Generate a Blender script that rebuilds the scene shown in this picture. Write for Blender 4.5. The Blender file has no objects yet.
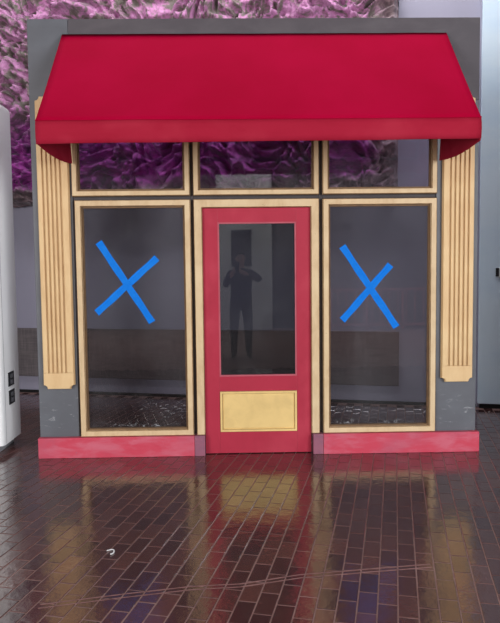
import bpy, bmesh, math, random
from mathutils import Vector, Matrix, noise as mn
random.seed(7)
S = bpy.context.scene
COL = S.collection
R = math.radians

# ------------------------------------------------------------------ camera
F_PX, CAM_Y, CAM_Z = 660.0, -5.5, 1.585
YAW, PITCH, ROLL = 0.01876, 0.06873, -0.01111
cam = bpy.data.cameras.new('camera')
cam.sensor_fit = 'VERTICAL'; cam.sensor_height = 24.0
cam.lens = 24.0 * F_PX / 623.0
cam.clip_start = 0.02
camo = bpy.data.objects.new('camera', cam); COL.objects.link(camo)
fw = Vector((math.sin(YAW)*math.cos(PITCH), math.cos(YAW)*math.cos(PITCH), -math.sin(PITCH)))
rt = Vector((math.cos(YAW), -math.sin(YAW), 0)); up = rt.cross(fw)
c_, s_ = math.cos(ROLL), math.sin(ROLL)
r2 = rt*c_ + up*s_; u2 = up*c_ - rt*s_
M = Matrix((r2, u2, -fw)).transposed().to_4x4(); M.translation = (0, CAM_Y, CAM_Z)
camo.matrix_world = M
S.camera = camo

# ------------------------------------------------------------------ light
S.view_settings.view_transform = 'Standard'; S.view_settings.look = 'None'
S.view_settings.gamma = 1.0; S.view_settings.use_curve_mapping = False
S.view_settings.exposure = 0.0
W = bpy.data.worlds.new('daylight'); S.world = W; W.use_nodes = True
W.node_tree.nodes['Background'].inputs[0].default_value = (0.90, 0.94, 1.0, 1)
W.node_tree.nodes['Background'].inputs[1].default_value = 0.50

def area(name, loc, target, sx, sy, power, col):
    L = bpy.data.lights.new(name, 'AREA'); L.shape = 'RECTANGLE'; L.size = sx; L.size_y = sy
    L.energy = power; L.color = col
    o = bpy.data.objects.new(name, L); COL.objects.link(o); o.location = loc
    o.rotation_euler = (Vector(target)-Vector(loc)).to_track_quat('-Z', 'Y').to_euler()
    return o
area('window_daylight_right', (6.9, -9.0, 2.9), (0.3, 0, 1.7), 4.4, 4.5, 860, (0.97, 0.98, 1.0))
area('window_daylight_left', (-6.9, -9.0, 2.9), (0, 0, 1.7), 4.4, 4.5, 700, (1.0, 0.98, 0.95))
area('wall_washer_light', (-0.2, 0.6, 6.0), (0.0, 2.3, 3.5), 6.6, 0.3, 160, (0.98, 0.97, 1.0))
area('pillar_fill_light', (0.2, -7.6, 6.1), (0.2, -10.9, 1.6), 1.2, 1.2, 700, (1.0, 0.98, 0.95))  # added unseen fill, aimed back to brighten the mirrored pillar

# ------------------------------------------------------------------ materials
def srgb(r, g, b):
    f = lambda v: (v/255/12.92) if v/255 <= 0.04045 else ((v/255+0.055)/1.055)**2.4
    return (f(r), f(g), f(b), 1)
class NT:
    def __init__(s, name):
        s.m = bpy.data.materials.new(name); s.m.use_nodes = True
        s.t = s.m.node_tree; s.t.nodes.clear()
        s.out = s.n('ShaderNodeOutputMaterial')
    def n(s, kind, **k):
        x = s.t.nodes.new(kind)
        for a, v in k.items(): setattr(x, a, v)
        return x
    def l(s, a, b): s.t.links.new(a, b)
    def val(s, sock, v):
        if hasattr(v, 'links') or hasattr(v, 'is_linked'): s.l(v, sock)
        else: sock.default_value = v
    def math(s, op, a, b=None, c=None):
        x = s.n('ShaderNodeMath', operation=op); s.val(x.inputs[0], a)
        if b is not None: s.val(x.inputs[1], b)
        if c is not None: s.val(x.inputs[2], c)
        return x.outputs[0]
    def mix(s, f, a, b, blend='MIX'):
        x = s.n('ShaderNodeMix', data_type='RGBA', blend_type=blend)
        s.val(x.inputs[0], f); s.val(x.inputs[6], a); s.val(x.inputs[7], b); return x.outputs[2]
    def ramp(s, f, *stops):
        x = s.n('ShaderNodeValToRGB'); s.l(f, x.inputs[0]); e = x.color_ramp.elements
        while len(e) < len(stops): e.new(0.5)
        for el, (p, c) in zip(e, stops):
            el.position = p; el.color = c if len(c) == 4 else (*c, 1)
        return x.outputs[0]
    def step(s, v, a, b):
        x = s.n('ShaderNodeMapRange', interpolation_type='SMOOTHSTEP'); s.val(x.inputs[0], v)
        x.inputs[1].default_value = a; x.inputs[2].default_value = b; return x.outputs[0]
    def noise(s, vec, scale, detail=4, rough=0.55, dist=0.0):
        x = s.n('ShaderNodeTexNoise'); s.l(vec, x.inputs['Vector']); x.inputs['Scale'].default_value = scale
        x.inputs['Detail'].default_value = detail; x.inputs['Roughness'].default_value = rough
        x.inputs['Distortion'].default_value = dist; return x.outputs[0]
    def pos(s, sc=(1, 1, 1), rot=(0, 0, 0), loc=(0, 0, 0)):
        g = s.n('ShaderNodeNewGeometry'); mp = s.n('ShaderNodeMapping'); s.l(g.outputs['Position'], mp.inputs[0])
        mp.inputs['Scale'].default_value = sc; mp.inputs['Rotation'].default_value = rot; mp.inputs['Location'].default_value = loc
        return mp.outputs[0]
    def bsdf(s, col, rough=0.6, **k):
        p = s.n('ShaderNodeBsdfPrincipled'); s.val(p.inputs['Base Color'], col); s.val(p.inputs['Roughness'], rough)
        for a, v in k.items(): s.val(p.inputs[a.replace('_', ' ')], v)
        s.l(p.outputs[0], s.out.inputs[0]); return p
    def bump(s, h, strength, dist=0.01):
        b = s.n('ShaderNodeBump'); s.l(h, b.inputs['Height']); b.inputs['Strength'].default_value = strength
        b.inputs['Distance'].default_value = dist; return b.outputs[0]

def painted(name, base, wear, amount=0.25, scale=(3, 3, 12), rough=0.55, wear2=None, chips=0.0, chipcol=None, bump=0.08, spec=0.22):
    """flat paint with soft blotches, streaks and a few chips"""
    t = NT(name); v = t.pos(scale)
    n1 = t.noise(v, 1.6, 6, 0.62, 0.4); f = t.math('MULTIPLY', t.step(n1, 0.38, 0.72), amount)
    c = t.mix(f, base, wear)
    if wear2 is not None:
        n2 = t.noise(t.pos((1.3, 1.3, 1.3), loc=(5, 2, 1)), 2.2, 3)
        c = t.mix(t.math('MULTIPLY', t.step(n2, 0.45, 0.7), 0.6), c, wear2)
    if chips > 0:
        n3 = t.noise(t.pos((1, 1, 1), loc=(2, 7, 3)), 28, 5, 0.7)
        c = t.mix(t.math('MULTIPLY', t.step(n3, 0.66, 0.72), chips), c, chipcol)
    b = t.bump(t.noise(v, 14, 5), bump, 0.004)
    t.bsdf(c, rough, Normal=b, Specular_IOR_Level=spec); return t.m

GREY = painted('charcoal_paint', srgb(82, 78, 83), srgb(98, 94, 98), 0.5, (2, 2, 4), 0.5)
WOOD = painted('straw_wood_paint', srgb(208, 183, 146), srgb(180, 148, 112), 0.5, (9, 9, 3), 0.5, wear2=srgb(218, 196, 160), chips=0.8, chipcol=srgb(118, 92, 70))
PIL = painted('pilaster_wood_paint', srgb(214, 182, 137), srgb(190, 150, 106), 0.45, (11, 11, 2), 0.5, wear2=srgb(222, 194, 148))
BEAD = painted('aged_bead_paint', srgb(118, 92, 66), srgb(80, 64, 52), 0.6, (6, 6, 6), 0.6)
DOORRED = painted('door_red_paint', srgb(168, 48, 68), srgb(154, 42, 60), 0.5, (4, 4, 2), 0.42, wear2=srgb(180, 62, 80), chips=0.25, chipcol=srgb(210, 130, 140))
PLINTH = painted('faded_red_paint', srgb(192, 66, 86), srgb(196, 108, 126), 0.7, (3, 3, 9), 0.5, wear2=srgb(174, 84, 104), chips=0.6, chipcol=srgb(148, 108, 124))
PLINTH2 = painted('dusty_mauve_paint', srgb(150, 92, 110), srgb(120, 84, 104), 0.7, (4, 4, 9), 0.5, chips=0.4, chipcol=srgb(190, 150, 160))
YPANEL = painted('yellow_panel_paint', srgb(220, 190, 128), srgb(200, 170, 114), 0.6, (4, 4, 4), 0.45, wear2=srgb(234, 202, 136))
BLACK = painted('black_metal', srgb(26, 26, 28), srgb(40, 40, 42), 0.4, (5, 5, 5), 0.45)
GAP = painted('shadow_gap_paint', srgb(66, 62, 64), srgb(80, 76, 78), 0.5, (3, 3, 6), 0.6)

def scuffed_grey():
    t = NT('scuffed_charcoal_paint'); v = t.pos((2, 2, 3))
    c = t.mix(t.math('MULTIPLY', t.step(t.noise(v, 1.6, 6), .4, .7), .45), srgb(84, 86, 93), srgb(98, 102, 110))
    g = t.n('ShaderNodeNewGeometry'); sp = t.n('ShaderNodeSeparateXYZ'); t.l(g.outputs['Position'], sp.inputs[0])
    zone = t.math('MULTIPLY', t.step(sp.outputs[2], 0.6, 0.40), t.step(sp.outputs[2], 0.17, 0.26))
    sc = t.step(t.noise(t.pos((9, 9, 26), rot=(0, .5, 0)), 1.0, 6, .72, .8), .58, .72)
    c = t.mix(t.math('MULTIPLY', t.math('MULTIPLY', zone, sc), .65), c, srgb(176, 178, 182))
    t.bsdf(c, .5, Normal=t.bump(t.noise(v, 16, 5), .08, .004)); return t.m
GREYS = scuffed_grey()

def awning_mat():
    t = NT('crimson_canvas')
    v = t.pos((1, 1, 1)); n = t.noise(v, 0.9, 4)
    c = t.mix(t.step(n, 0.35, 0.7), srgb(158, 2, 44), srgb(168, 4, 52))
    wv = t.n('ShaderNodeTexNoise'); t.l(t.pos((1.2, 3, 5)), wv.inputs['Vector']); wv.inputs['Scale'].default_value = 1.6
    fine = t.noise(t.pos((160, 160, 160)), 2.0, 2)
    h = t.math('ADD', wv.outputs[0], t.math('MULTIPLY', fine, 0.04))
    t.bsdf(c, 0.75, Normal=t.bump(h, 0.15, 0.02), Specular_IOR_Level=0.02); return t.m
AWN = awning_mat()
AWN2 = painted('crimson_valance_canvas', srgb(152, 26, 50), srgb(142, 20, 42), .5, (2, 2, 8), .8, wear2=srgb(162, 40, 60), spec=.1)

def glass_mat(name, tint, smudge_z):
    t = NT(name)
    tr = t.n('ShaderNodeBsdfTransparent'); tr.inputs[0].default_value = tint
    gl = t.n('ShaderNodeBsdfGlossy'); gl.inputs['Roughness'].default_value = 0.012; gl.inputs[0].default_value = (1, 1, 1, 1)
    fr = t.n('ShaderNodeFresnel'); fr.inputs[0].default_value = 1.5
    mx = t.n('ShaderNodeMixShader'); t.l(fr.outputs[0], mx.inputs[0]); t.l(tr.outputs[0], mx.inputs[1]); t.l(gl.outputs[0], mx.inputs[2])
    df = t.n('ShaderNodeBsdfDiffuse'); df.inputs[0].default_value = srgb(196, 200, 205)
    g = t.n('ShaderNodeNewGeometry'); sp = t.n('ShaderNodeSeparateXYZ'); t.l(g.outputs['Position'], sp.inputs[0])
    # dried residue along the lower edge, plus a thin film of dust
    low = t.step(sp.outputs[2], smudge_z+0.055, smudge_z)
    big = t.step(t.noise(t.pos((2.6, 1, 2.6)), 1.0, 2), .5, .62)
    pat = t.step(t.noise(t.pos((22, 1, 34)), 1.0, 6, .7, 1.2), .52, .66)
    res = t.math('MULTIPLY', t.math('MULTIPLY', low, t.math('ADD', t.math('MULTIPLY', big, .7), .12)), pat)
    dust = t.math('MULTIPLY', t.step(t.noise(t.pos((1.1, 1, .8)), 1.4, 5, .6, .6), .35, .8), 0.035)
    m2 = t.n('ShaderNodeMixShader'); t.l(t.math('ADD', t.math('MULTIPLY', res, .6), dust), m2.inputs[0])
    t.l(mx.outputs[0], m2.inputs[1]); t.l(df.outputs[0], m2.inputs[2])
    t.l(m2.outputs[0], t.out.inputs[0]); return t.m
GLASS = glass_mat('smoked_window_glass', (0.72, 0.72, 0.73, 1), 0.24)
GLASSD = glass_mat('smoked_door_glass', (0.44, 0.45, 0.47, 1), 0.66)
GLASST = glass_mat('smoked_transom_glass', (0.80, 0.76, 0.82, 1), 0.0)

WALL_ANG = R(-13.476); WALL_O = Vector((0, 2.307, 0))
PW, PL = 0.0930, 0.200           # brick pitch across and along its row
GRID = WALL_ANG                  # paving and back wall share one grid

def brick_mat(joints):
    t = NT('sealed_brick_far' if joints else 'sealed_brick')
    g = t.n('ShaderNodeNewGeometry')
    vr = t.n('ShaderNodeVectorRotate', rotation_type='Z_AXIS'); t.l(g.outputs['Position'], vr.inputs['Vector'])
    vr.inputs['Angle'].default_value = -GRID
    sp = t.n('ShaderNodeSeparateXYZ'); t.l(vr.outputs[0], sp.inputs[0])
    u = t.math('DIVIDE', sp.outputs[0], PW); row = t.math('FLOOR', u)
    v = t.math('ADD', t.math('DIVIDE', sp.outputs[1], PL), t.math('MULTIPLY', row, 0.5)); cl = t.math('FLOOR', v)
    cb = t.n('ShaderNodeCombineXYZ'); t.l(row, cb.inputs[0]); t.l(cl, cb.inputs[1])
    wn = t.n('ShaderNodeTexWhiteNoise', noise_dimensions='3D'); t.l(cb.outputs[0], wn.inputs[0])
    c = t.ramp(wn.outputs[0], (0.0, srgb(58, 30, 30)), (0.35, srgb(68, 36, 34)), (0.7, srgb(76, 42, 38)), (1.0, srgb(88, 51, 45)))
    n1 = t.noise(t.pos((1, 1, 1)), 26, 5, .65); n2 = t.noise(t.pos((1, 1, 1)), 1.7, 4)
    c = t.mix(t.math('MULTIPLY', t.step(n1, .5, .75), .35), c, srgb(104, 70, 64))
    c = t.mix(t.math('MULTIPLY', t.step(n2, .5, .75), .35), c, srgb(46, 32, 38))
    specks = t.step(t.noise(t.pos((1, 1, 1)), 70, 2, .5), .76, .80)
    c = t.mix(t.math('MULTIPLY', specks, .5), c, srgb(170, 150, 148))
    if joints:
        fu = t.math('ABSOLUTE', t.math('SUBTRACT', t.math('FRACT', u), .5)); fv = t.math('ABSOLUTE', t.math('SUBTRACT', t.math('FRACT', v), .5))
        j = t.math('MAXIMUM', t.step(fu, .455, .475), t.step(fv, .478, .488)); c = t.mix(j, c, srgb(120, 100, 98))
    h = t.math('ADD', t.math('MULTIPLY', t.noise(t.pos((1, 1, 1)), 9, 3), 1.0), t.math('MULTIPLY', n1, .45))
    nb = t.bump(h, 0.20, 0.012)
    p = t.bsdf(c, .6, Normal=nb, Specular_IOR_Level=.1, Coat_Weight=1.0, Coat_Roughness=0.075, Coat_IOR=1.95); t.l(nb, p.inputs['Coat Normal'])
    return t.m
BRICK = brick_mat(False); BRICKF = brick_mat(True)
MORTAR = painted('sealed_mortar', srgb(136, 110, 106), srgb(106, 82, 80), .6, (20, 20, 20), .4)

def hanging_mat():
    t = NT('crumpled_cloth')
    g = t.n('ShaderNodeNewGeometry'); sp = t.n('ShaderNodeSeparateXYZ'); t.l(g.outputs['Position'], sp.inputs[0])
    n1 = t.noise(t.pos((1, 1, 1)), 3.2, 5, .6, 1.6); n2 = t.noise(t.pos((1, 1, 1), loc=(3, 4, 1)), 9, 4, .6, 1.0)
    m = t.math('ADD', t.math('MULTIPLY', n1, .6), t.math('MULTIPLY', n2, .4))
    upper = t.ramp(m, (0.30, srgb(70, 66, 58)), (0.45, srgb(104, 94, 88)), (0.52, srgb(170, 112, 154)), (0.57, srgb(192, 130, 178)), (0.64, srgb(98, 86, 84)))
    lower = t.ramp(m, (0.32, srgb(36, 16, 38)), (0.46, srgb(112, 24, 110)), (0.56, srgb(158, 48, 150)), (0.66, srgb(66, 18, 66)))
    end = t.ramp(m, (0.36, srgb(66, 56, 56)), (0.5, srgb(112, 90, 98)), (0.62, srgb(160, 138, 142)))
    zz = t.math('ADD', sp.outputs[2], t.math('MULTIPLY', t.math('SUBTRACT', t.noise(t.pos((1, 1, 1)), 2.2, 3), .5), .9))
    c = t.mix(t.step(zz, 3.6, 3.0), upper, lower)  # colour turns from pink and grey to purple towards the bottom
    xx = t.math('ADD', sp.outputs[0], t.math('MULTIPLY', t.math('SUBTRACT', n2, .5), .5))
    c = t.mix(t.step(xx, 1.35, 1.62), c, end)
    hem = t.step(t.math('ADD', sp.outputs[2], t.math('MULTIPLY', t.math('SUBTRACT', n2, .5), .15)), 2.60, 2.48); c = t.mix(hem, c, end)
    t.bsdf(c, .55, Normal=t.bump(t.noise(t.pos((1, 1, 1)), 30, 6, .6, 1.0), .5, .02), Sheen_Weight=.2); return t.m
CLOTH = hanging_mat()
WALLM = painted('lavender_grey_wall_paint', srgb(154, 152, 170), srgb(144, 142, 160), .5, (.6, .6, .6), .6, bump=.03)
PALEM = painted('pale_blue_panel_paint', srgb(212, 229, 242), srgb(192, 216, 238), .6, (.5, .5, 1.2), .35, bump=.02)
def band_mat():
    t = NT('charcoal_woven_panel'); a = t.noise(t.pos((60, 60, 4)), 1, 3); b = t.noise(t.pos((5, 5, 70)), 1, 3)
    m = t.math('ADD', t.math('MULTIPLY', a, .5), t.math('MULTIPLY', b, .5))
    t.bsdf(t.ramp(m, (.35, srgb(84, 78, 82)), (.65, srgb(112, 104, 106))), .8, Normal=t.bump(m, .2, .004)); return t.m
BAND = band_mat()
KIOSK = painted('gloss_white_laminate', srgb(236, 238, 238), srgb(228, 231, 233), .4, (.6, .6, .6), .22, bump=.01)
KFOOT = painted('grey_steel_foot', srgb(150, 152, 156), srgb(130, 132, 136), .4, (3, 3, 3), .4)
OUTM = painted('black_plastic_outlet', srgb(30, 31, 34), srgb(44, 45, 48), .4, (8, 8, 8), .35)
OUTM2 = painted('grey_outlet_socket', srgb(96, 98, 102), srgb(80, 82, 86), .4, (8, 8, 8), .4)
WHITEP = painted('white_plastic', srgb(226, 230, 232), srgb(214, 218, 222), .4, (8, 8, 8), .35)
TAPE = painted('blue_masking_tape', srgb(14, 112, 210), srgb(30, 126, 220), .6, (14, 14, 14), .7, bump=.3, spec=.1)
REARM = painted('dim_taupe_wall_paint', srgb(92, 86, 86), srgb(74, 70, 72), .6, (.7, .7, .7), .7)
PILLARM = painted('pale_pillar_plaster', srgb(196, 200, 200), srgb(184, 188, 188), .5, (.7, .7, .7), .6)
DARKP = painted('dark_notice_board_felt', srgb(48, 48, 52), srgb(58, 58, 62), .5, (4, 4, 4), .8)

# ------------------------------------------------------------------ helpers
def link(name, me, mat, parent=None):
    o = bpy.data.objects.new(name, me); COL.objects.link(o)
    if mat is not None and not me.materials: me.materials.append(mat)
    if parent is not None: o.parent = parent
    return o
def mesh(name, verts, faces, smooth=False):
    me = bpy.data.meshes.new(name); me.from_pydata(verts, [], faces); me.update()
    if smooth:
        for p in me.polygons: p.use_smooth = True
    return me
def from_bm(name, bm, mat, parent=None, smooth=False):
    me = bpy.data.meshes.new(name); bmesh.ops.recalc_face_normals(bm, faces=bm.faces[:]); bm.to_mesh(me); bm.free()
    if smooth:
        for p in me.polygons: p.use_smooth = True
    return link(name, me, mat, parent)
def box_bm(bm, x0, x1, y0, y1, z0, z1, bev=0.0):
    b2 = bmesh.new(); bmesh.ops.create_cube(b2, size=1)
    for v in b2.verts:
        v.co = ((x0+x1)/2+v.co.x*(x1-x0), (y0+y1)/2+v.co.y*(y1-y0), (z0+z1)/2+v.co.z*(z1-z0))
    if bev > 0: bmesh.ops.bevel(b2, geom=b2.edges[:], offset=bev, segments=2, affect='EDGES', profile=0.5)
    m = bpy.data.meshes.new('t'); b2.to_mesh(m); b2.free(); bm.from_mesh(m); bpy.data.meshes.remove(m)
def box(name, x0, x1, y0, y1, z0, z1, mat, parent=None, bev=0.003):
    bm = bmesh.new(); box_bm(bm, x0, x1, y0, y1, z0, z1, bev); return from_bm(name, bm, mat, parent)
def prism_bm(bm, pts, y0, y1):
    """extrude an x-z outline from y0 to y1"""
    a = [bm.verts.new((x, y0, z)) for x, z in pts]; b = [bm.verts.new((x, y1, z)) for x, z in pts]
    bm.faces.new(a); bm.faces.new(b[::-1]); n = len(pts)
    for i in range(n): bm.faces.new((a[i], a[(i+1) % n], b[(i+1) % n], b[i]))
def tube(name, pts, r, mat, parent=None, n=8):
    bm = bmesh.new(); rings = []
    pts = [Vector(p) for p in pts]
    for i, p in enumerate(pts):
        d = (pts[min(i+1, len(pts)-1)]-pts[max(i-1, 0)]).normalized()
        a = d.orthogonal().normalized(); b = d.cross(a)
        rings.append([bm.verts.new(p+(a*math.cos(k*2*math.pi/n)+b*math.sin(k*2*math.pi/n))*r) for k in range(n)])
    for i in range(len(rings)-1):
        for k in range(n): bm.faces.new((rings[i][k], rings[i][(k+1) % n], rings[i+1][(k+1) % n], rings[i+1][k]))
    bm.faces.new(rings[0][::-1]); bm.faces.new(rings[-1]); return from_bm(name, bm, mat, parent, True)
def empty(name, loc=(0, 0, 0), parent=None):
    o = bpy.data.objects.new(name, None); COL.objects.link(o); o.location = loc
    if parent is not None: o.parent = parent
    return o
def tag(o, label=None, cat=None, group=None, kind=None):
    if label: o['label'] = label
    if cat: o['category'] = cat
    if group: o['group'] = group
    if kind: o['kind'] = kind
    return o
def wallpt(u, off, z):           # a point on the back wall: u along it, off in front of it
    d = Vector((math.cos(WALL_ANG), math.sin(WALL_ANG), 0)); n = Vector((math.sin(WALL_ANG), -math.cos(WALL_ANG), 0))
    return WALL_O + d*u + n*off + Vector((0, 0, z))
def wallbox(name, u0, u1, off0, off1, z0, z1, mat, parent=None, bev=0.003):
    o = box(name, u0, u1, -off1, -off0, z0, z1, mat, parent, bev)
    if parent is None: o.location = WALL_O; o.rotation_euler = (0, 0, WALL_ANG)
    return o

# ------------------------------------------------------------------ setting
fl = box('floor', -9, 9, -12.2, 4.6, -0.12, -0.0022, MORTAR, None, 0); tag(fl, kind='structure')
def brick_mesh():
    bm = bmesh.new(); w, l, h, b = (PW-.006)/2, (PL-.006)/2, .02, .002
    rim = [(-w, -l), (w, -l), (w, l), (-w, l)]; top = [(-w+b, -l+b), (w-b, -l+b), (w-b, l-b), (-w+b, l-b)]
    A = [bm.verts.new((x, y, -h)) for x, y in rim]; B = [bm.verts.new((x, y, -b)) for x, y in rim]; C = [bm.verts.new((x, y, 0)) for x, y in top]
    bm.faces.new(C)
    for i in range(4):
        j = (i+1) % 4; bm.faces.new((A[i], A[j], B[j], B[i])); bm.faces.new((B[i], B[j], C[j], C[i]))
    bmesh.ops.recalc_face_normals(bm, faces=bm.faces[:])
    me = bpy.data.meshes.new('brick'); bm.to_mesh(me); bm.free(); me.materials.append(BRICK); return me
bme = brick_mesh()
cg, sg = math.cos(GRID), math.sin(GRID)
extra = []
for i in range(-75, 75):          # the half-bond shift drifts with i, so fill the remaining columns
    for j in range(-120, 120):
        gx = (i+.5)*PW; gy = (j+.5-(i*.5))*PL
        x = gx*cg-gy*sg; y = gx*sg+gy*cg
        if -4.2 < x < 4.4 and -4.6 < y < 2.9: extra.append((x, y))
cand = sorted(set((round(x, 5), round(y, 5)) for x, y in extra))
cand = [c for c in cand if c[1] < 2.2-.24*c[0]]
def inview(x, y):
    d = Vector((x, y, 0))-Vector((0, CAM_Y, CAM_Z)); z = d.dot(fw)
    px, py = 250+F_PX*d.dot(r2)/z, 311.5-F_PX*d.dot(u2)/z
    return -6 < px < 506 and py < 628
near = sorted([c for c in cand if inview(*c)], key=lambda c: c[1])[:300]
nearset = set(near)
bv, bf, base = [], [], [(v.co.copy()) for v in bme.vertices]
pol = [tuple(p.vertices) for p in bme.polygons]
for (x, y) in cand:
    tx, ty, tz = random.gauss(0, .0013), random.gauss(0, .0013), random.gauss(0, .0004)
    m = Matrix.Translation((x, y, tz-.0002)) @ Matrix.Rotation(GRID, 4, 'Z') @ Matrix.Rotation(tx, 4, 'X') @ Matrix.Rotation(ty, 4, 'Y')
    if (x, y) in nearset:
        o = link('brick', bme, None, fl); o.matrix_basis = m
    else:
        k = len(bv); bv += [tuple(m @ c) for c in base]; bf += [tuple(i+k for i in p) for p in pol]
tag(link('brick_paving', mesh('brick_paving', bv, bf), BRICK, fl), kind='stuff')

# thin pale scratch lines across the paving
def strip(name, pts, w, z, mat, parent):
    v, f = [], []
    for i, p in enumerate(pts):
        d = Vector(pts[min(i+1, len(pts)-1)])-Vector(pts[max(i-1, 0)]); n = Vector((-d.y, d.x)).normalized()*w/2
        v += [(p[0]-n.x, p[1]-n.y, z), (p[0]+n.x, p[1]+n.y, z), (p[0]-n.x, p[1]-n.y, z-.004), (p[0]+n.x, p[1]+n.y, z-.004)]
        if i:
            a = 4*(i-1); b = 4*i
            f += [(a, b, b+1, a+1), (a+2, a+3, b+3, b+2), (a, a+2, b+2, b), (a+1, b+1, b+3, a+3)]
    return link(name, mesh(name, v, f), mat, parent)
SCR = painted('pale_scratch', srgb(122, 92, 90), srgb(84, 58, 58), .8, (14, 14, 14), .35)
for dy in (0, .034):
    strip('scratch_line', [(-.95, -2.50+dy), (-.583, -2.417+dy), (-.251, -2.352+dy), (-.005, -2.332+dy*.9), (.3, -2.251+dy), (.668, -2.20+dy), (1.0, -2.16+dy)], .005, .0022, SCR, fl)

CEILM = painted('grey_ceiling_paint', srgb(120, 120, 124), srgb(110, 110, 114), .4, (.6, .6, .6), .8)
ce = box('ceiling', -9, 9, -12.2, 4.6, 6.2, 6.35, CEILM, None, 0); tag(ce, kind='structure')  # unseen slab, added to keep sky light off from above
wb = wallbox('wall_back', -7, 4.6, -.15, 0, 0, 6.2, WALLM); tag(wb, kind='structure')
bb = wallbox('baseboard_back', -7, 2.70, .0, .016, 0, .035, BLACK); tag(bb, kind='structure')
wr = wallbox('wall_right', 2.712, 4.6, 0.001, .07, 0.05, 6.2, PALEM, bev=.006); tag(wr, kind='structure')
bb2 = wallbox('baseboard_right', 2.73, 4.6, .002, .06, 0, .05, BLACK); tag(bb2, kind='structure')
tr1 = wallbox('trim_1', -7, 1.868, 0.001, .03, .212, .83, BAND, bev=.006); tag(tr1, kind='structure')
wre = box('wall_rear', -5.6, 5.6, -11.4, -11.2, 0, 4.6, REARM, None, 0); tag(wre, kind='structure')
for nm_, x0, x1, y1 in (('light_block_wall_right', 3.3, 3.45, 1.4), ('light_block_wall_left', -4.75, -4.6, 3.3)):  # unseen stub walls, added to block daylight behind the storefront
    tag(box(nm_, x0, x1, -1.6, y1, 0, 6.2, REARM, None, 0), kind='structure')
pil = box('wall_pillar', -.5, .86, -11.2, -10.7, 0, 4.6, PILLARM, None, .02); tag(pil, kind='structure')
nb = empty('notice_board', (.11, -10.7, 1.6))
box('felt_panel', -.23, .23, 0.001, .02, 0, .85, DARKP, nb); 
for a in ((-.25, .25, -.02, 0), (-.25, .25, .85, .87)): box('frame_rail', a[0], a[1], .001, .028, a[2], a[3], BLACK, nb)
for a in ((-.25, -.23), (.23, .25)): box('frame_rail', a[0], a[1], .001, .028, 0, .85, BLACK, nb)
tag(nb, 'dark board on the pale pillar behind the photographer, seen mirrored in the door glass', 'notice board')

rg = empty('railing', (3.6, -10.5, 0)); RAILM = painted('dull_rose_steel', srgb(170, 110, 110), srgb(150, 96, 98), .5, (4, 4, 4), .5)
tag(rg, 'rose-painted railing across the hall, faintly mirrored in the window right of the door', 'railing')
for zz_ in (.12, .98): box('rail', -1.35, 1.35, -.03, .03, zz_-.03, zz_+.03, RAILM, rg, .006)
for k_ in range(4): box('post', -1.35+k_*.88, -1.29+k_*.88, -.03, .03, 0, 1.0, RAILM, rg, .004)
for k_ in range(12): box('baluster', -1.16+k_*.21, -1.13+k_*.21, -.012, .012, .15, .95, RAILM, rg, .003)

# ------------------------------------------------------------------ storefront flat
st = empty('storefront', (0.165, 0, 0))
tag(st, 'freestanding charcoal storefront flat with straw-coloured frames, fluted pilasters and a red door', 'storefront')
OFF = st.location.copy()
def sp_(o):                       # keep world coordinates while hanging from the storefront empty
    o.location = -OFF; return o
def sbox(name, x0, x1, y0, y1, z0, z1, mat, bev=.003, label=None):
    o = sp_(box(name, x0, x1, y0, y1, z0, z1, mat, st, bev))
    if label: o['label'] = label
    return o
def sub(name, parent): o = empty(name, (0, 0, 0), parent); return o

T = .06
sbox('backing_board', -1.672, -1.3445, 0, T, 0.0, 3.59, GREYS)
sbox('backing_board', -1.3430, 2.01, 0, T, 2.93, 3.59, GREY)
sbox('backing_board', 1.661, 2.01, 0, T, 0.0, 2.929, GREYS)
sbox('mullion', -.380, -.353, .012, T, .18, 2.93, GAP); sbox('mullion', .682, .713, .012, T, .18, 2.93, GAP)
for x0, x1 in ((-1.343, -.381), (-.352, .681), (.714, 1.660)):
    sbox('mullion', x0, x1, .012, T, 2.137, 2.169, GAP)

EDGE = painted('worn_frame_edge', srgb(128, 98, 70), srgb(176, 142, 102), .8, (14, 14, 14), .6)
def mitred(parent, x0, x1, z0, z1, w, yf, yb, mat, bottom=True, bev=.005):
    X0, X1, Z0, Z1 = x0+w, x1-w, z0+w, z1-w
    if not bottom: Z0 = z0
    polys = [[(x0, z1), (x1, z1), (X1, Z1), (X0, Z1)], [(x0, z0), (x0, z1), (X0, Z1), (X0, Z0)], [(x1, z1), (x1, z0), (X1, Z0), (X1, Z1)]]
    if bottom: polys.append([(x1, z0), (x0, z0), (X0, Z0), (X1, Z0)])
    out = []
    for p in polys:
        bm = bmesh.new(); prism_bm(bm, p, yf, yb)
        eg = [e for e in bm.edges if all(abs(q.co.y-yf) < 1e-5 for q in e.verts) and (abs(e.verts[0].co.x-e.verts[1].co.x) < 1e-4 or abs(e.verts[0].co.z-e.verts[1].co.z) < 1e-4)]
        bmesh.ops.bevel(bm, geom=eg, offset=bev, segments=1, affect='EDGES')
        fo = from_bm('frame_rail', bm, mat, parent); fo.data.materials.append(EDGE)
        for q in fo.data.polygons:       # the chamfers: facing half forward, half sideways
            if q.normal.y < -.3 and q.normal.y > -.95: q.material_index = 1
        out.append(fo)
    return out
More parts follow.
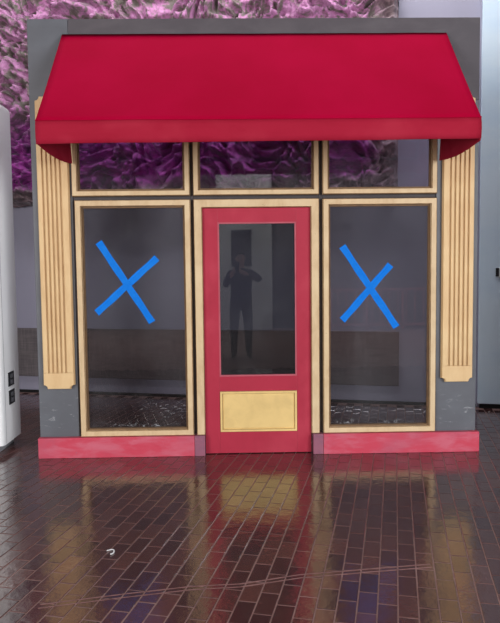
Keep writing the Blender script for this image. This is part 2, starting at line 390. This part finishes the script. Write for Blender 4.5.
def window(name, x0, x1, z0, z1, w, glass, label=None):
    fr = bmesh.new()
    wn = bpy.data.objects.new(name, None); COL.objects.link(wn); wn.parent = st; wn.location = -OFF
    mitred(wn, x0, x1, z0, z1, w, -.030, .05, WOOD)
    a, b = x0+w, x1-w; c, d = z0+w, z1-w
    bm = bmesh.new(); t = .013
    for q in (([(a, d), (b, d), (b-t, d-t), (a+t, d-t)]), ([(a, c), (a, d), (a+t, d-t), (a+t, c+t)]), ([(b, d), (b, c), (b-t, c+t), (b-t, d-t)]), ([(b, c), (a, c), (a+t, c+t), (b-t, c+t)])):
        prism_bm(bm, q, -.006, .03)
    from_bm('glazing_bead', bm, BEAD, wn)
    box('pane', a+.002, b-.002, .033, .038, c+.002, d-.002, glass, wn, 0)
    fr.free()
    if label: wn['label'] = label
    return wn
window('shop_window', -1.325, -.3795, .172, 2.136, .050, GLASS)
window('shop_window', .7135, 1.6595, .172, 2.132, .050, GLASS)
for x0, x1 in ((-1.3425, -.3815), (-.3525, .681), (.7125, 1.6600)):
    window('transom_window', x0, x1, 2.1695, 2.928, .044, GLASST)

# door casing, plinth
dc = bpy.data.objects.new('door_casing', None); COL.objects.link(dc); dc.parent = st; dc.location = -OFF
mitred(dc, -.3520, .6815, .172, 2.136, .068, -.030, .05, WOOD, bottom=False)
sbox('plinth_board', -1.676, -.3735, -.058, -.002, 0.0, .171, PLINTH, .004)
sbox('plinth_board', .7095, 2.025, -.058, -.002, 0.0, .171, PLINTH, .004)
sbox('plinth_block', -.372, -.286, -.056, .05, 0.0, .171, PLINTH2, .004)
sbox('plinth_block', .624, .708, -.056, .05, 0.0, .171, PLINTH2, .004)
sbox('sill_board', -1.343, -.3735, 0, T, 0.0, .171, GREYS); sbox('sill_board', .7095, 1.660, 0, T, 0.0, .171, GREYS)

# door
dr = bpy.data.objects.new('door', None); COL.objects.link(dr); dr.parent = st; dr.location = -OFF
dr['label'] = 'red panelled door with a tall glass light and a yellow lower panel'
dx0, dx1 = -.2825, .6115
gx0, gx1, gz0, gz1 = -.158, .493, .66, 1.948
pz0, pz1 = .188, .535
box('stile', dx0, gx0, 0, .045, .006, 2.066, DOORRED, dr, .0015); box('stile', gx1, dx1, 0, .045, .006, 2.066, DOORRED, dr, .0015)
box('rail', gx0, gx1, 0.0005, .045, gz1, 2.066, DOORRED, dr, .0015); box('rail', gx0, gx1, .0005, .045, pz1, gz0, DOORRED, dr, .0015)
box('rail', gx0, gx1, .0005, .045, .006, pz0, DOORRED, dr, .0015)
bm = bmesh.new(); t = .012
for q in (([(gx0, gz1), (gx1, gz1), (gx1-t, gz1-t), (gx0+t, gz1-t)]), ([(gx0, gz0), (gx0, gz1), (gx0+t, gz1-t), (gx0+t, gz0+t)]), ([(gx1, gz1), (gx1, gz0), (gx1-t, gz0+t), (gx1-t, gz1-t)]), ([(gx1, gz0), (gx0, gz0), (gx0+t, gz0+t), (gx1-t, gz0+t)])):
    prism_bm(bm, q, .004, .04)
BEADR = painted('faded_rose_bead_paint', srgb(178, 92, 104), srgb(150, 70, 84), .6, (6, 6, 6), .5)
from_bm('glazing_bead', bm, BEADR, dr)
box('pane', gx0+.004, gx1-.004, .024, .029, gz0+.004, gz1-.004, GLASSD, dr, 0)
mm = mitred(dr, gx0+.001, gx1-.001, pz0+.001, pz1-.001, .020, -.006, .04, YPANEL, bev=.002)
for o in mm: o.name = 'panel_moulding'
bm = bmesh.new()                   # raised and fielded panel
i0, i1, j0, j1 = gx0+.0215, gx1-.0215, pz0+.0215, pz1-.0215; e = .014
A = [bm.verts.new(p) for p in ((i0, .008, j0), (i1, .008, j0), (i1, .008, j1), (i0, .008, j1))]
B = [bm.verts.new(p) for p in ((i0+e, .003, j0+e), (i1-e, .003, j0+e), (i1-e, .003, j1-e), (i0+e, .003, j1-e))]
C = [bm.verts.new(p) for p in ((i0, .04, j0), (i1, .04, j0), (i1, .04, j1), (i0, .04, j1))]
bm.faces.new(B); bm.faces.new(C[::-1])
for i in range(4):
    j = (i+1) % 4; bm.faces.new((A[i], A[j], B[j], B[i])); bm.faces.new((C[i], C[j], A[j], A[i]))
from_bm('raised_panel', bm, YPANEL, dr)

# pilasters with scooped corners and routed flutes
def scooped(x0, x1, z0, z1, r, n=6):
    pts = []
    for cx, cz, a0 in ((x0, z0, 90), (x1, z0, 180), (x1, z1, 270), (x0, z1, 0)):
        for k in range(n+1):
            a = R(a0-90*k/n); pts.append((cx+r*math.cos(a), cz+r*math.sin(a)))
    return pts
def pilaster(x0, x1, z0, z1, ga, gb):
    p = bpy.data.objects.new('pilaster', None); COL.objects.link(p); p.parent = st; p.location = -OFF
    bm = bmesh.new(); prism_bm(bm, scooped(x0, x1, z0, z1, .034), -.022, -.001); from_bm('back_board', bm, PIL, p)
    fz0, fz1 = z0+.135, z1-.135; y0, y1 = -.037, -.0222; i = .006; r = .030
    X0, X1 = x0+i, x1-i
    def half(zc, zo, s):          # end block with scooped outer corners
        pts = []
        if s < 0:
            pts = [(X0+r*math.cos(R(a)), zo+r*math.sin(R(a))) for a in range(90, -1, -15)] + [(X1+r*math.cos(R(a)), zo+r*math.sin(R(a))) for a in range(180, 89, -15)] + [(X1, zc), (X0, zc)]
        else:
            pts = [(X0, zc), (X1, zc)] + [(X1+r*math.cos(R(a)), zo+r*math.sin(R(a))) for a in range(270, 179, -15)] + [(X0+r*math.cos(R(a)), zo+r*math.sin(R(a))) for a in range(0, -91, -15)]
        bm = bmesh.new(); prism_bm(bm, pts, y0, y1)
        return from_bm('end_block', bm, PIL, p)
    half(fz0, z0+i, -1); half(fz1, z1-i, 1)
    ng = 5; gw = .015; pitch = (gb-ga)/(ng-1)
    edges = [X0] + sum([[ga+k*pitch-gw/2, ga+k*pitch+gw/2] for k in range(ng)], []) + [X1]
    for k in range(ng+1):
        a, b = edges[2*k], edges[2*k+1]
        o = box('fillet_strip', a, b, y0, y1, fz0+.0005, fz1-.0005, PIL, p, .004)
    return p
pilaster(-1.622, -1.364, .580, 2.972, -1.572, -1.430)
pilaster(1.706, 1.970, .594, 2.972, 1.768, 1.920)

# ------------------------------------------------------------------ awning
aw = empty('awning', (.17, 0, 2.44)); AO = aw.location.copy()
tag(aw, 'crimson canvas awning with a short valance across the top of the storefront', 'awning')
ax0, ax1, az0, az1, ad = -1.39, 1.732, 3.468, 2.612, .80
def apart(o): o.location = -AO; return o
nx, ny, th = 60, 20, .008
v, f = [], []
def slope(x, s):
    u = (x-ax0)/(ax1-ax0); sag = .012*math.sin(math.pi*s)*(0.6+.4*math.sin(u*math.pi*3)**2)
    return Vector((x, -.004-ad*s, az0+(az1-az0)*s-sag + .004*mn.noise(Vector((x*2.2, s*2, 1)))))
for lay in (0, 1):
    for j in range(ny+1):
        for i in range(nx+1):
            p = slope(ax0+(ax1-ax0)*i/nx, j/ny); v.append((p.x, p.y, p.z-lay*th))
N = (nx+1)*(ny+1)
for j in range(ny):
    for i in range(nx):
        a = j*(nx+1)+i; q = (a, a+1, a+nx+2, a+nx+1); f.append(q[::-1]); f.append(tuple(k+N for k in q))
for i in range(nx):
    f.append((i, i+1, i+1+N, i+N)); a = ny*(nx+1)+i; f.append((a+1, a, a+N, a+1+N))
for j in range(ny):
    a = j*(nx+1); f.append((a+nx+1, a, a+N, a+nx+1+N)); a += nx; f.append((a, a+nx+1, a+nx+1+N, a+N))
apart(link('canopy', mesh('canopy', v, f, True), AWN, aw))
# valance: hangs from the front edge, lower hem slightly wavy
v, f = [], []
for lay in (0, 1):
    for j in range(5):
        for i in range(nx+1):
            x = ax0+(ax1-ax0)*i/nx; s = j/4
            z = slope(x, 1).z+.001 + ((2.450+.014*(x-ax0)/(ax1-ax0)+.004*mn.noise(Vector((x*1.7, 3, 0))))-slope(x, 1).z)*s
            v.append((x, -ad-.006-.010*math.sin(math.pi*s)+.006*s*mn.noise(Vector((x*2.5, 9, 0)))+lay*.006, z))
N = 5*(nx+1)
for j in range(4):
    for i in range(nx):
        a = j*(nx+1)+i; q = (a, a+1, a+nx+2, a+nx+1); f.append(q[::-1]); f.append(tuple(k+N for k in q))
for i in range(nx):
    a = 4*(nx+1)+i; f.append((a, a+N, a+1+N, a+1)); f.append((i, i+1, i+1+N, i+N))
for j in range(4):
    a = j*(nx+1); f.append((a, a+nx+1, a+nx+1+N, a+N)); a += nx; f.append((a+nx+1, a, a+N, a+nx+1+N))
apart(link('valance', mesh('valance', v, f, True), AWN2, aw))
tube_pts = [(ax0+(ax1-ax0)*i/30, -ad-.008, slope(ax0+(ax1-ax0)*i/30, 1).z+.001) for i in range(31)]
apart(tube('hem_seam', tube_pts, .0045, AWN, aw, 6))
for x, sgn in ((ax0, 1), (ax1, -1)):
    prof = [(-.042, slope(x, .05).z-.006)] + [(-.004-ad*k/8, slope(x, k/8).z-.006) for k in range(1, 9)] + [(-ad, 2.453)] + [(-ad*(1-k/8), 2.453-.018*(k/8)-.030*math.sin(math.pi*k/8)) for k in range(1, 8)] + [(-.042, 2.432)]
    bm = bmesh.new(); inn = lambda y, z: sgn*.058*(1+y/ad)*min(1, (az0-z)/(az0-2.44)*1.25)
    a = [bm.verts.new((x+sgn*.001+inn(y, z), y, z)) for y, z in prof]; b = [bm.verts.new((x+sgn*.007+inn(y, z), y, z)) for y, z in prof]
    bm.faces.new(a); bm.faces.new(b[::-1]); n = len(prof)
    for i in range(n): bm.faces.new((a[i], a[(i+1) % n], b[(i+1) % n], b[i]))
    apart(from_bm('side_panel', bm, AWN2, aw))
    apart(tube('frame_tube', [(x+sgn*.075, -.06, 2.62), (x+sgn*.02, -ad+.02, 2.60)], .011, BLACK, aw))
    apart(tube('frame_tube', [(x+sgn*.035, -.06, az0-.09), (x+sgn*.022, -ad+.02, az1-.03)], .011, BLACK, aw))
apart(tube('frame_tube', [(ax0+.02, -ad+.02, 2.59), (ax1-.02, -ad+.02, 2.59)], .011, BLACK, aw))

# ------------------------------------------------------------------ tape crosses on the glass
def tape(p, q, w, label, y):
    p, q = Vector((p[0], p[1])), Vector((q[0], q[1])); d = (q-p); L = d.length; d.normalize(); n = Vector((-d.y, d.x))
    k = 14; v, f = [], []; c = (p+q)/2
    for lay in (0, 1):
        for i in range(k+1):
            s = -L/2+L*i/k
            for e in (-1, 1):
                jit = .004*math.sin(i*5.1+e) if i in (0, k) else 0
                wv = .002*math.sin(i*1.3+e)
                a = d*(s+jit*(1 if e > 0 else -1))+n*(e*w/2+wv); v.append((a.x, -.0012*(1-lay)-.0004, a.y))
    Nn = 2*(k+1)
    for i in range(k):
        a = 2*i; f.append((a, a+2, a+3, a+1)); f.append((a+Nn, a+1+Nn, a+3+Nn, a+2+Nn)); f.append((a, a+Nn, a+2+Nn, a+2)); f.append((a+1, a+3, a+3+Nn, a+1+Nn))
    f.append((0, 1, 1+Nn, Nn)); a = 2*k; f.append((a, a+Nn, a+1+Nn, a+1))
    o = link('tape_strip', mesh('tape_strip', v, f), TAPE, None); o.location = (c.x, y, c.y)
    return tag(o, label, 'tape', 'blue tape strips on the shop windows')
G = .0325
tape((-1.150, 1.800), (-.716, 1.122), .058, 'blue tape strip falling left to right on the glass beside the white kiosk', G)
tape((-.664, 1.664), (-1.180, 1.206), .058, 'blue tape strip rising left to right on the glass beside the white kiosk', G-.0016)
tape((.880, 1.745), (1.342, 1.055), .058, 'blue tape strip falling left to right on the shop window right of the door', G)
tape((1.290, 1.586), (.880, 1.118), .058, 'blue tape strip rising left to right on the shop window right of the door', G-.0016)

# ------------------------------------------------------------------ crumpled cloth hanging
u0, u1, z0, z1 = -3.9, 1.845, 2.36, 5.0
step = .017; nu, nz = int((u1-u0)/step), int((z1-z0)/step)
v, f = [], []
def crumple(u, z):
    p = Vector((u*1.0, z*1.0, 0.3))
    wp = Vector((mn.noise(p*1.8), mn.noise(p*1.8+Vector((7, 3, 1))), 0))*.34 + Vector((mn.noise(p*5+Vector((1, 8, 2))), mn.noise(p*5+Vector((4, 2, 9))), 0))*.09
    q = p+wp
    f1 = mn.voronoi(Vector((q.x*3.4, q.y*5.2, .3)))[0]
    f2 = mn.voronoi(Vector((q.x*8.5+q.y*2, q.y*12, 4.7)))[0]
    c = 1-abs(mn.noise(q*7+Vector((9, 2, 2)))); d = abs(mn.noise(q*22))
    return .26*min(f1[1]-f1[0], .6)**.8 + .17*f2[0] + .12*c**5 - .02*d, wp
for j in range(nz+1):
    for i in range(nu+1):
        u, z = u0+(u1-u0)*i/nu, z0+(z1-z0)*j/nz
        h, wp = crumple(u, z)
        edge = min(1, (nu-i)/3+.15, j/4+.15)
        uu = u-wp.x*.10*edge; zz = z+wp.y*.10*edge
        if j < 3: zz += .03*mn.noise(Vector((u*4, 1, 1))) + .03*mn.noise(Vector((u*13, 4, 1)))
        uu += .012*mn.noise(Vector((z*9, 5, 5))) if i > nu-3 else 0
        v.append(tuple(wallpt(uu, .03+h*edge, zz)))
for j in range(nz):
    for i in range(nu):
        a = j*(nu+1)+i; f.append((a, a+1, a+nu+2, a+nu+1))
k = len(v)                        # flat backing so the cloth is a closed body
for (u, z) in ((u0, z0+.05), (u1, z0+.05), (u1, z1), (u0, z1)): v.append(tuple(wallpt(u, .012, z)))
f.append((k, k+3, k+2, k+1))
bot = [i for i in range(nu+1)]; f.append(tuple([k+1, k]+bot)); rgt = [j*(nu+1)+nu for j in range(nz+1)]; f.append(tuple([k+2, k+1]+rgt))
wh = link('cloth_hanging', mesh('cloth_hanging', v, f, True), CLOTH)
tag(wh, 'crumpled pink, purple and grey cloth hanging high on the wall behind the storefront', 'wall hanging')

# ------------------------------------------------------------------ white kiosk at the left edge
ki = empty('display_kiosk', (-2.40, .32, 0)); 
tag(ki, 'tall glossy white kiosk with two black outlets on its side', 'kiosk')
kx0, kx1, ky0, ky1, kz0, kz1 = -2.86, -2.005, .07, .56, .075, 3.01
bm = bmesh.new(); box_bm(bm, kx0-ki.location.x, kx1-ki.location.x, ky0-.32, ky1-.32, kz0, kz1)
bmesh.ops.bevel(bm, geom=[e for e in bm.edges if abs((e.verts[0].co-e.verts[1].co).z) > 1 or e.verts[0].co.z > 2.5 and e.verts[1].co.z > 2.5], offset=.05, segments=5, affect='EDGES', profile=.5)
bo = from_bm('body', bm, KIOSK, ki, False)
for p in bo.data.polygons: p.use_smooth = True
bo.data.set_sharp_from_angle(angle=R(40)) if hasattr(bo.data, 'set_sharp_from_angle') else None
box('foot', -.42, .33, -.20, .20, 0, .076, KFOOT, ki, .004)
box('side_seam', .3945, .3962, -.180, -.174, .08, 2.9, KFOOT, ki, 0)
for zc, yo in ((.62, .0), (.46, .005)):
    ob = box('outlet', .393, .403, -.09+yo, .045+yo, zc-.062, zc+.062, OUTM, ki, .004)
    for dz in (-.026, .026): box('socket', .402, .406, -.055+yo, .010+yo, zc+dz-.018, zc+dz+.018, OUTM2, ob, .003)

# small switch on the pale wall at the right edge
sw = empty('wall_switch', (0, 0, 0)); wp_ = wallpt(2.915, .07, 1.43); sw.location = wp_; sw.rotation_euler = (0, 0, WALL_ANG)
box('switch_plate', -.012, .09, -.012, 0, 0, .11, WHITEP, sw, .003); box('black_button', -.036, -.004, -.022, 0, .015, .105, OUTM, sw, .004)
tag(sw, 'small black and white switch on the pale blue wall at the right edge', 'switch')

# curl of litter on the paving
lt = tube('litter_curl', [(-.727+.022*math.cos(a/10), -1.912+.022*math.sin(a/10)*1.4, .007+.002*math.sin(a/4)) for a in range(-12, 28, 2)], .0035, WHITEP, None, 6)
tag(lt, 'small pale curl of litter lying on the dark brick floor', 'litter')

# ------------------------------------------------------------------ photographer (seen mirrored in the door glass)
SKIN = painted('skin', srgb(196, 150, 126), srgb(184, 136, 112), .4, (9, 9, 9), .5, bump=.02)
JACK = painted('dark_navy_jacket_cloth', srgb(40, 44, 62), srgb(52, 56, 74), .5, (5, 5, 5), .85)
TROU = painted('dark_grey_trouser_cloth', srgb(38, 38, 46), srgb(48, 48, 54), .5, (5, 5, 5), .85)
SHOE = painted('black_shoe_leather', srgb(24, 22, 22), srgb(34, 32, 32), .4, (5, 5, 5), .4)
HAIR = painted('dark_hair', srgb(34, 28, 26), srgb(46, 38, 34), .5, (30, 30, 8), .6)
px, py = .06, -5.92
vs, es, rs = [], [], []
def V(x, y, z, r, prev=None, ry=None):
    vs.append((px+x, py+y, z)); rs.append((r, ry or r))
    if prev is not None: es.append((prev, len(vs)-1))
    return len(vs)-1
pel = V(0, 0, .98, .185, None, .13); wst = V(0, 0, 1.14, .18, pel, .125); chs = V(0, .01, 1.34, .19, wst, .13); nb_ = V(0, 0, 1.49, .09, chs, .08)
nk = V(0, .02, 1.58, .060, nb_); jaw = V(0, .05, 1.65, .068, nk, .075); hd = V(0, .045, 1.735, .082, jaw, .096); V(0, .035, 1.80, .068, hd, .08)
for s in (-1, 1):
    hp = V(.105*s, 0, .90, .108, pel); kn = V(.125*s, .02, .50, .080, hp); an = V(.130*s, -.01, .09, .058, kn)
    hl = V(.13*s, .01, .05, .045, an); V(.15*s, .19, .035, .036, hl, .03)
    sh = V(.185*s, 0, 1.46, .080, chs)
    el = V((.34 if s > 0 else -.27)*1, .12, 1.24 if s < 0 else 1.35, .062, sh); wr_ = V(.055*s-.06, .265, 1.50, .036, el)
    pm = V(.043*s-.06, .30, 1.535, .032, wr_, .02)
    for k in range(4):            # four fingers round the back of the phone
        f1 = V(.042*s-.06+.004*s, .325, 1.548+.016*(k-1), .0085, pm); f2 = V(.030*s-.06, .338, 1.556+.016*(k-1), .008, f1); V((.010+.002*k)*s-.06, .340, 1.556+.016*(k-1), .007, f2)
    t1 = V(.040*s-.06, .30, 1.515, .010, pm); V(.022*s-.06, .312, 1.506, .008, t1)
me = bpy.data.meshes.new('person'); me.from_pydata(vs, es, []); me.update()
bo = bpy.data.objects.new('person', me); COL.objects.link(bo)
for m_ in (SKIN, JACK, TROU, SHOE): me.materials.append(m_)
md = bo.modifiers.new('skin', 'SKIN'); md.use_smooth_shade = True
for i, sv in enumerate(me.skin_vertices[0].data): sv.radius = rs[i]; sv.use_root = (i == 0)
bo.modifiers.new('sub', 'SUBSURF').levels = 2
bpy.context.view_layer.update()
ev = bo.evaluated_get(bpy.context.evaluated_depsgraph_get()); nm = bpy.data.meshes.new_from_object(ev)
bo.modifiers.clear(); bo.data = nm
nm.materials.clear()
for m_ in (SKIN, JACK, TROU, SHOE): nm.materials.append(m_)
zmin = min(vv.co.z for vv in nm.vertices)
for vv in nm.vertices: vv.co.z -= zmin
for p in nm.polygons:
    c = p.center; p.use_smooth = True
    p.material_index = 3 if c.z < .085 else 2 if c.z < .96 else 1 if (c.z < 1.55 and c.y < py+.25) else 0
tag(bo, 'photographer in dark jacket and trousers raising a phone, mirrored in the door glass', 'person')
hm = bmesh.new(); bmesh.ops.create_uvsphere(hm, u_segments=20, v_segments=12, radius=1)
for vv in hm.verts:
    vv.co = Vector((px+vv.co.x*.088, py+.022+vv.co.y*.100, 1.77-zmin+vv.co.z*.085))
bmesh.ops.delete(hm, geom=[q for q in hm.verts if q.co.y > py+.075 and q.co.z < 1.80-zmin], context='VERTS')
bmesh.ops.solidify(hm, geom=hm.faces[:], thickness=.01)
from_bm('hair', hm, HAIR, bo, True)
for s in (-1, 1):
    em = bmesh.new(); bmesh.ops.create_uvsphere(em, u_segments=10, v_segments=6, radius=1)
    for vv in em.verts: vv.co = Vector((px+s*.082+vv.co.x*.012, py+.03+vv.co.y*.02, 1.715-zmin+vv.co.z*.032))
    from_bm('ear', em, SKIN, bo, True)
nmz = bmesh.new(); bmesh.ops.create_cone(nmz, segments=8, radius1=.018, radius2=.006, depth=.045, cap_ends=True)
for vv in nmz.verts: vv.co = Vector((px+vv.co.x, py+.136+vv.co.y*.9-vv.co.z*.25, 1.707-zmin-vv.co.z))
from_bm('nose', nmz, SKIN, bo, True)
ph = empty('smartphone', (0, CAM_Y-.045, 1.51)); PHM = painted('phone_glass_black', srgb(22, 22, 26), srgb(30, 30, 34), .3, (5, 5, 5), .2)
box('phone_body', -.037, .037, -.085-.0+.085, .009, 0, .15, PHM, ph, .003)
cl = bmesh.new(); bmesh.ops.create_cone(cl, segments=16, radius1=.008, radius2=.007, depth=.004, cap_ends=True)
for vv in cl.verts: vv.co = Vector((vv.co.x+.0, .0105+vv.co.z*.9, .125+vv.co.y))
from_bm('camera_lens', cl, KFOOT, ph)
tag(ph, 'dark phone held up by the photographer, mirrored in the door glass', 'phone')
